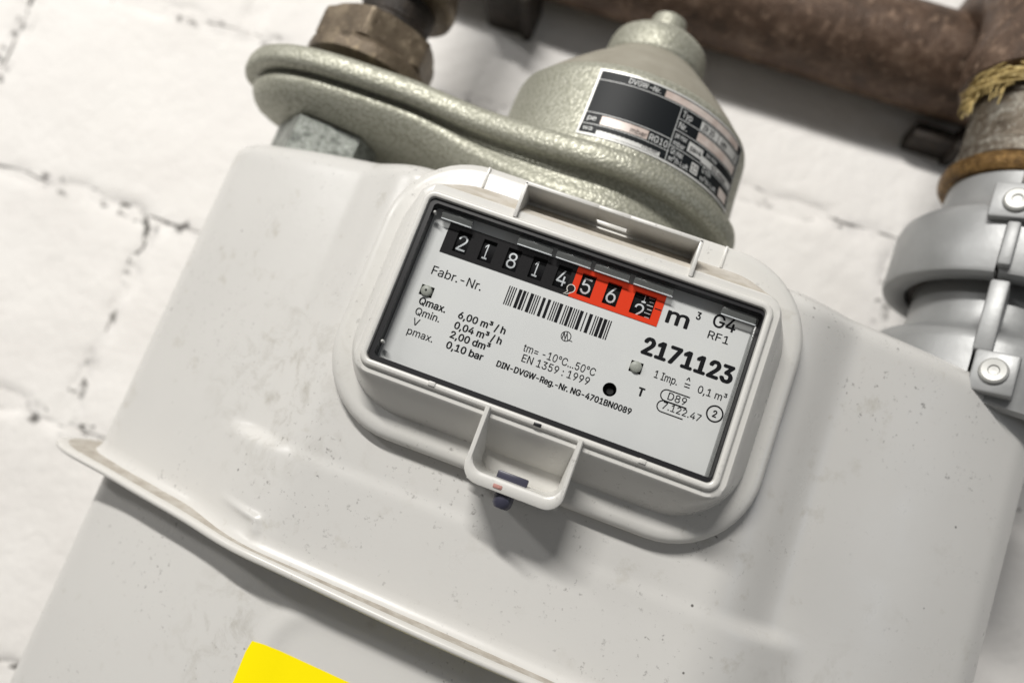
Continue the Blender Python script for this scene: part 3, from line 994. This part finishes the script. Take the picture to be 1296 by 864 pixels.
def ltext(s, s0, s1, t, cap, m_, b=0.8):
    vf = text2(s, F_(s0), T_(t), F_(s1)-F_(s0), cap, b)
    mesh_obj('lettering', *on_bell(vf, 0.58), m_, plate, smooth=False)
def rule(s0, s1, t0, t1=None, w=0.28):
    if t1 is None: vf = sgrid(F_(s0), F_(s1), T_(t0)-w/2, T_(t0)+w/2)
    else: vf = sgrid(F_(s0)-w/2, F_(s0)+w/2, T_(t1), T_(t0))
    mesh_obj('plate_rule', *on_bell(vf, 0.5), M_labt, plate, ang=60)
rule(0.01, 0.99, 0.165); rule(0.01, 0.47, 0.66); rule(0.01, 0.47, 0.83)
rule(0.465, 0, 0.165, 0.97)
rule(0.465, 0.99, 0.335); rule(0.465, 0.99, 0.50); rule(0.465, 0.99, 0.735)
cell(0.36, 0.93, 0.045, 0.145, M_labp)
cell(0.10, 0.345, 0.685, 0.81, M_labp); cell(0.10, 0.43, 0.85, 0.965, M_labw)
cell(0.60, 0.735, 0.19, 0.315, M_labw); cell(0.74, 0.96, 0.19, 0.315, M_labw); cell(0.60, 0.96, 0.355, 0.48, M_labp)
cell(0.565, 0.665, 0.545, 0.69, M_labw); cell(0.665, 0.97, 0.62, 0.71, M_labw)
cell(0.615, 0.665, 0.78, 0.93, M_labw); cell(0.86, 0.96, 0.80, 0.94, M_labp)
ltext('DVGW –Nr.', 0.165, 0.335, 0.135, 2.5, M_labt)
ltext('mbar', 0.255, 0.34, 0.795, 2.3, M_ink, .4); ltext('RG10', 0.355, 0.455, 0.80, 2.9, M_labt, .6); ltext('mbar', 0.335, 0.425, 0.945, 2.3, M_ink, .4)
ltext('pe', 0.03, 0.075, 0.775, 2.3, M_labt); ltext('wa', 0.025, 0.075, 0.93, 2.3, M_labt); ltext('–', 0.24, 0.26, 0.92, 2.0, M_ink, .2)
ltext('Typ', 0.48, 0.54, 0.295, 2.9, M_labt, .6); ltext('Nr.', 0.48, 0.53, 0.46, 2.9, M_labt, .6)
ltext('ZR 20', 0.615, 0.70, 0.295, 2.6, M_ink, 1.2); ltext('Jahr', 0.76, 0.82, 0.295, 2.6, M_ink, .6)
ltext('pe max', 0.48, 0.55, 0.60, 2.4, M_labt, .5); ltext('mbar', 0.48, 0.55, 0.71, 2.3, M_labt, .5)
ltext('pa=4', 0.58, 0.655, 0.655, 2.4, M_ink, 1.0); ltext('pa max', 0.69, 0.78, 0.59, 2.0, M_labt, .4); ltext('50 mbar', 0.75, 0.90, 0.70, 2.1, M_ink, .6)
ltext('Qn max', 0.48, 0.555, 0.835, 2.6, M_labt, .5); ltext('m³/h Luft', 0.48, 0.60, 0.945, 2.5, M_labt, .6); ltext('10', 0.622, 0.658, 0.905, 3.2, M_ink, .8)
ltext('Q min', 0.69, 0.76, 0.82, 2.4, M_labt, .5); ltext('m³/h Luft', 0.69, 0.83, 0.945, 2.4, M_labt, .5)
ltext('2', 0.91, 0.94, 0.295, 2.4, M_ink, .4)

# ================================================================== LEFT FITTINGS
hexnut = mesh_obj('hex_union', *lathe([(33, 45), (33.0, 68.6), (30.0, 70.2), (26, 70.4)], AX-2, AY+2, 72, rad=hexrad(26.0, 0.35)), M_zinc, None, ang=25)
tag(hexnut, 'mottled galvanised hexagonal union between the meter top and the regulator', 'union nut')

fit = empty('pipe_fitting', (AX, AY, 118), 'brown iron union nut with a dark pipe rising from the regulator', 'pipe fitting')
fx, fy = AX-1, AY
def hexcap(a): return 99
nutv = lathe([(27.0, 105.5), (31.6, 107.0), (32.0, 111), (31.6, 113.6), (30.0, 115.6)], fx, fy, 72)
mesh_obj('nut_collar', *nutv, M_brown, fit, ang=30)
hexv = lathe([(29.0, 115.2), (31.5, 116.4), (33, 118), (33, 129), (31.0, 131), (28, 132.3), (18, 132.8)], fx, fy, 96, rad=hexrad(27.5, 0.96))
mesh_obj('union_nut', *hexv, M_brown, fit, ang=22)
mesh_obj('pipe_neck', *lathe([(20.0, 132), (20.0, 138), (18.4, 140), (18.2, 420)], fx+2, fy, 56), M_dark, fit, ang=35)
mesh_obj('riser_coupling', *lathe([(18.5, 152.4), (24.5, 152.6), (27.0, 154.5), (27.6, 158), (27.0, 163), (25.5, 167), (25.2, 190), (19, 192)], fx+2, fy, 64), M_brown, fit, ang=50)

# ================================================================== GAS PIPE WITH TEE
PX, PY = 177.5, 100.0
QY, QZ, QR = 160.0, 258.0, 29.0
pipe = empty('gas_pipe', (PX, QY, QZ), 'rusty brown horizontal iron pipe on the wall with a worn nipple at its right', 'pipe')
mesh_obj('pipe_run', *tube([(x, QY, QZ) for x in range(-460, 461, 10)], QR, 48), M_rust, pipe, ang=60)
mesh_obj('elbow_socket', *join(lathe([(33.0, 208), (36.8, 209.5), (38.0, 214), (38.0, 226), (36.5, 229), (35.5, 240), (35.5, 262)], PX, PY, 64),
    tube([(PX, PY, 250), (PX, PY+2, 262), (PX, PY+12, 276), (PX, PY+28, 284), (PX, PY+60, 284)], [35.5, 35.5, 35.5, 35, 34], 48)), M_rust, pipe, ang=50)
mesh_obj('nipple', *lathe([(28.8, 150), (29.2, 164), (29.2, 165.0), (29.9, 165.6), (29.9, 172), (29.2, 173), (29.0, 222)], PX, PY, 64), M_nipple, pipe, ang=30)
# hemp strands packed in the thread
rnd = random.Random(5)
H = []
for k in range(190):
    a = radians(rnd.uniform(-125, 100)); L = radians(rnd.uniform(20, 60)); z0 = rnd.uniform(200.0, 209.5)
    r0 = rnd.uniform(29.8, 35.0)
    pts = []
    for i in range(9):
        q = i/8
        aa = a+L*q
        r_ = r0 + 1.2*sin(q*5+k) + (2.0*q*q if k % 6 == 0 else 0)
        pts.append((PX+r_*sin(aa), PY-r_*cos(aa), z0 + 1.8*sin(q*4+k*1.7)))
    H.append(tube(pts, rnd.uniform(0.25, 0.75), 6))
for k in range(12):
    a = radians(rnd.uniform(-105, -50))
    p = Vector((PX+30.5*sin(a), PY-30.5*cos(a), rnd.uniform(198, 206)))
    H.append(tube([tuple(p), tuple(p+Vector((-2.2, -1, -3))), tuple(p+Vector((-3+rnd.uniform(-2, 1), -1.5, -8-rnd.uniform(0, 6))))], [0.5, 0.45, 0.25], 6))
tag(mesh_obj('hemp_packing', *join(*H), M_hemp, pipe, ang=80), None, None, None, 'stuff')

# dark iron brackets carrying the pipe on the wall
for (bx, y0, z0, z1, lab) in ((-110.0, 150, 213, 231, 'dark iron pipe bracket on the wall between the left riser and the regulator cap'),
                              (160.0, 170, 216, 226, 'dark iron pipe bracket on the wall just left of the worn nipple')):
    hk = empty('pipe_bracket', (bx, 175, 220), lab, 'bracket', 'brackets under the rusty pipe')
    mesh_obj('bracket_arm', *box(bx-15, bx+12, y0, 192, z0, z1, 2.0), M_dark, hk)
    mesh_obj('bracket_wedge', *box(bx+9, bx+16, y0-2, 191, z0-3, z1+4, 2.5), M_dark, hk)

# ================================================================== CLAMPS ON THE RIGHT CONNECTION
CX, CY = 181.0, 100.0
def shell_half(prof, a_gap, a0, n=60):
    return lathe(prof, CX, CY, n, a_gap+a0, a0+2*pi-a_gap)
SEAM = radians(-29)
up = empty('pipe_clamp', (CX, CY, 110), 'upper grey clamp shell with screw tab under the brass ring', 'clamp', 'grey screw clamps on the right connection')
pf_ = [(38.5, 102), (38.8, 97.2), (40.0, 96.4), (46.8, 96.4), (48.4, 97.2), (49.0, 99), (48.7, 124), (47.6, 128), (45.0, 130.6), (41.0, 132.2), (36.5, 136.5), (34.0, 142), (33.0, 148), (32.6, 153.5), (31.6, 154.6), (29.5, 154.8), (29, 150)]
def clamp_shell(parent, prof, zs):
    gap = radians(0.9)
    mesh_obj('shell', *lathe(prof, CX, CY, 72, SEAM+gap, SEAM+2*pi-gap), M_clamp, parent, ang=38)
    r = max(p[0] for p in prof)
clamp_shell(up, pf_, None)
def radial_box(a, r0, r1, w0, w1, z0, z1, bev=0.6):
    V, F = box(w0, w1, -r1, -r0, z0, z1, bev)
    M = Matrix.Translation((CX, CY, 0)) @ Matrix.Rotation(a, 4, 'Z')
    return xform((V, F), M)
mesh_obj('seam_lip', *radial_box(SEAM, 45, 53.0, -0.4, 4.6, 99.0, 119, 1.0), M_clamp, up, ang=30)
mesh_obj('screw_tab', *radial_box(SEAM, 42, 52.5, -8.5, 8.0, 120.5, 137.0, 1.0), M_clamp, up, ang=30)
def screw(parent, a, r, w, z):
    V, F = lathe([(0.01, 1.0), (1.8, 1.1), (2.2, 1.8), (4.4, 2.0), (5.2, 1.4), (5.4, 0.4), (5.4, -3)], 0, 0, 28)
    R = [(x+w, -r-zz, y+z) for x, y, zz in V]
    M = Matrix.Translation((CX, CY, 0)) @ Matrix.Rotation(a, 4, 'Z')
    sc = mesh_obj('screw', *xform((R, F), M), M_screw, parent, ang=30)
screw(up, SEAM, 52.5, 1.0, 128.5)
mesh_obj('gland_ring', *lathe([(30, 100), (38.4, 99.6), (38.4, 103), (30, 104)], CX, CY, 56), M_dark, up, ang=30)

low = empty('pipe_clamp', (CX, CY, 65), 'lower grey clamp shell with screw tab, half hidden behind the meter top', 'clamp', 'grey screw clamps on the right connection')
pl_ = [(44, 40), (48.6, 41), (48.9, 66), (48.2, 69.8), (46, 72.2), (42.0, 73.6), (37.5, 75.4), (35.6, 78.5), (34.9, 84), (34.4, 99), (33, 102)]
clamp_shell(low, pl_, None)
mesh_obj('seam_lip', *radial_box(SEAM, 32, 51.5, -1.0, 6.2, 61.5, 93, 1.2), M_clamp, low, ang=30)
mesh_obj('screw_tab', *radial_box(SEAM, 44, 53.5, 0.6, 16.5, 44, 61.5, 1.2), M_clamp, low, ang=30)
screw(low, SEAM, 53.5, 8.4, 53.0)

brass = mesh_obj('brass_ring', *lathe([(29.5, 154), (33.6, 154.8), (35.2, 157), (35.6, 160), (34.6, 163), (32.5, 165.0), (29, 165.4)], CX-2, CY+2, 64), M_brass, None, ang=30)
tag(brass, 'tarnished brass ring between the upper clamp and the worn pipe nipple', 'ring')
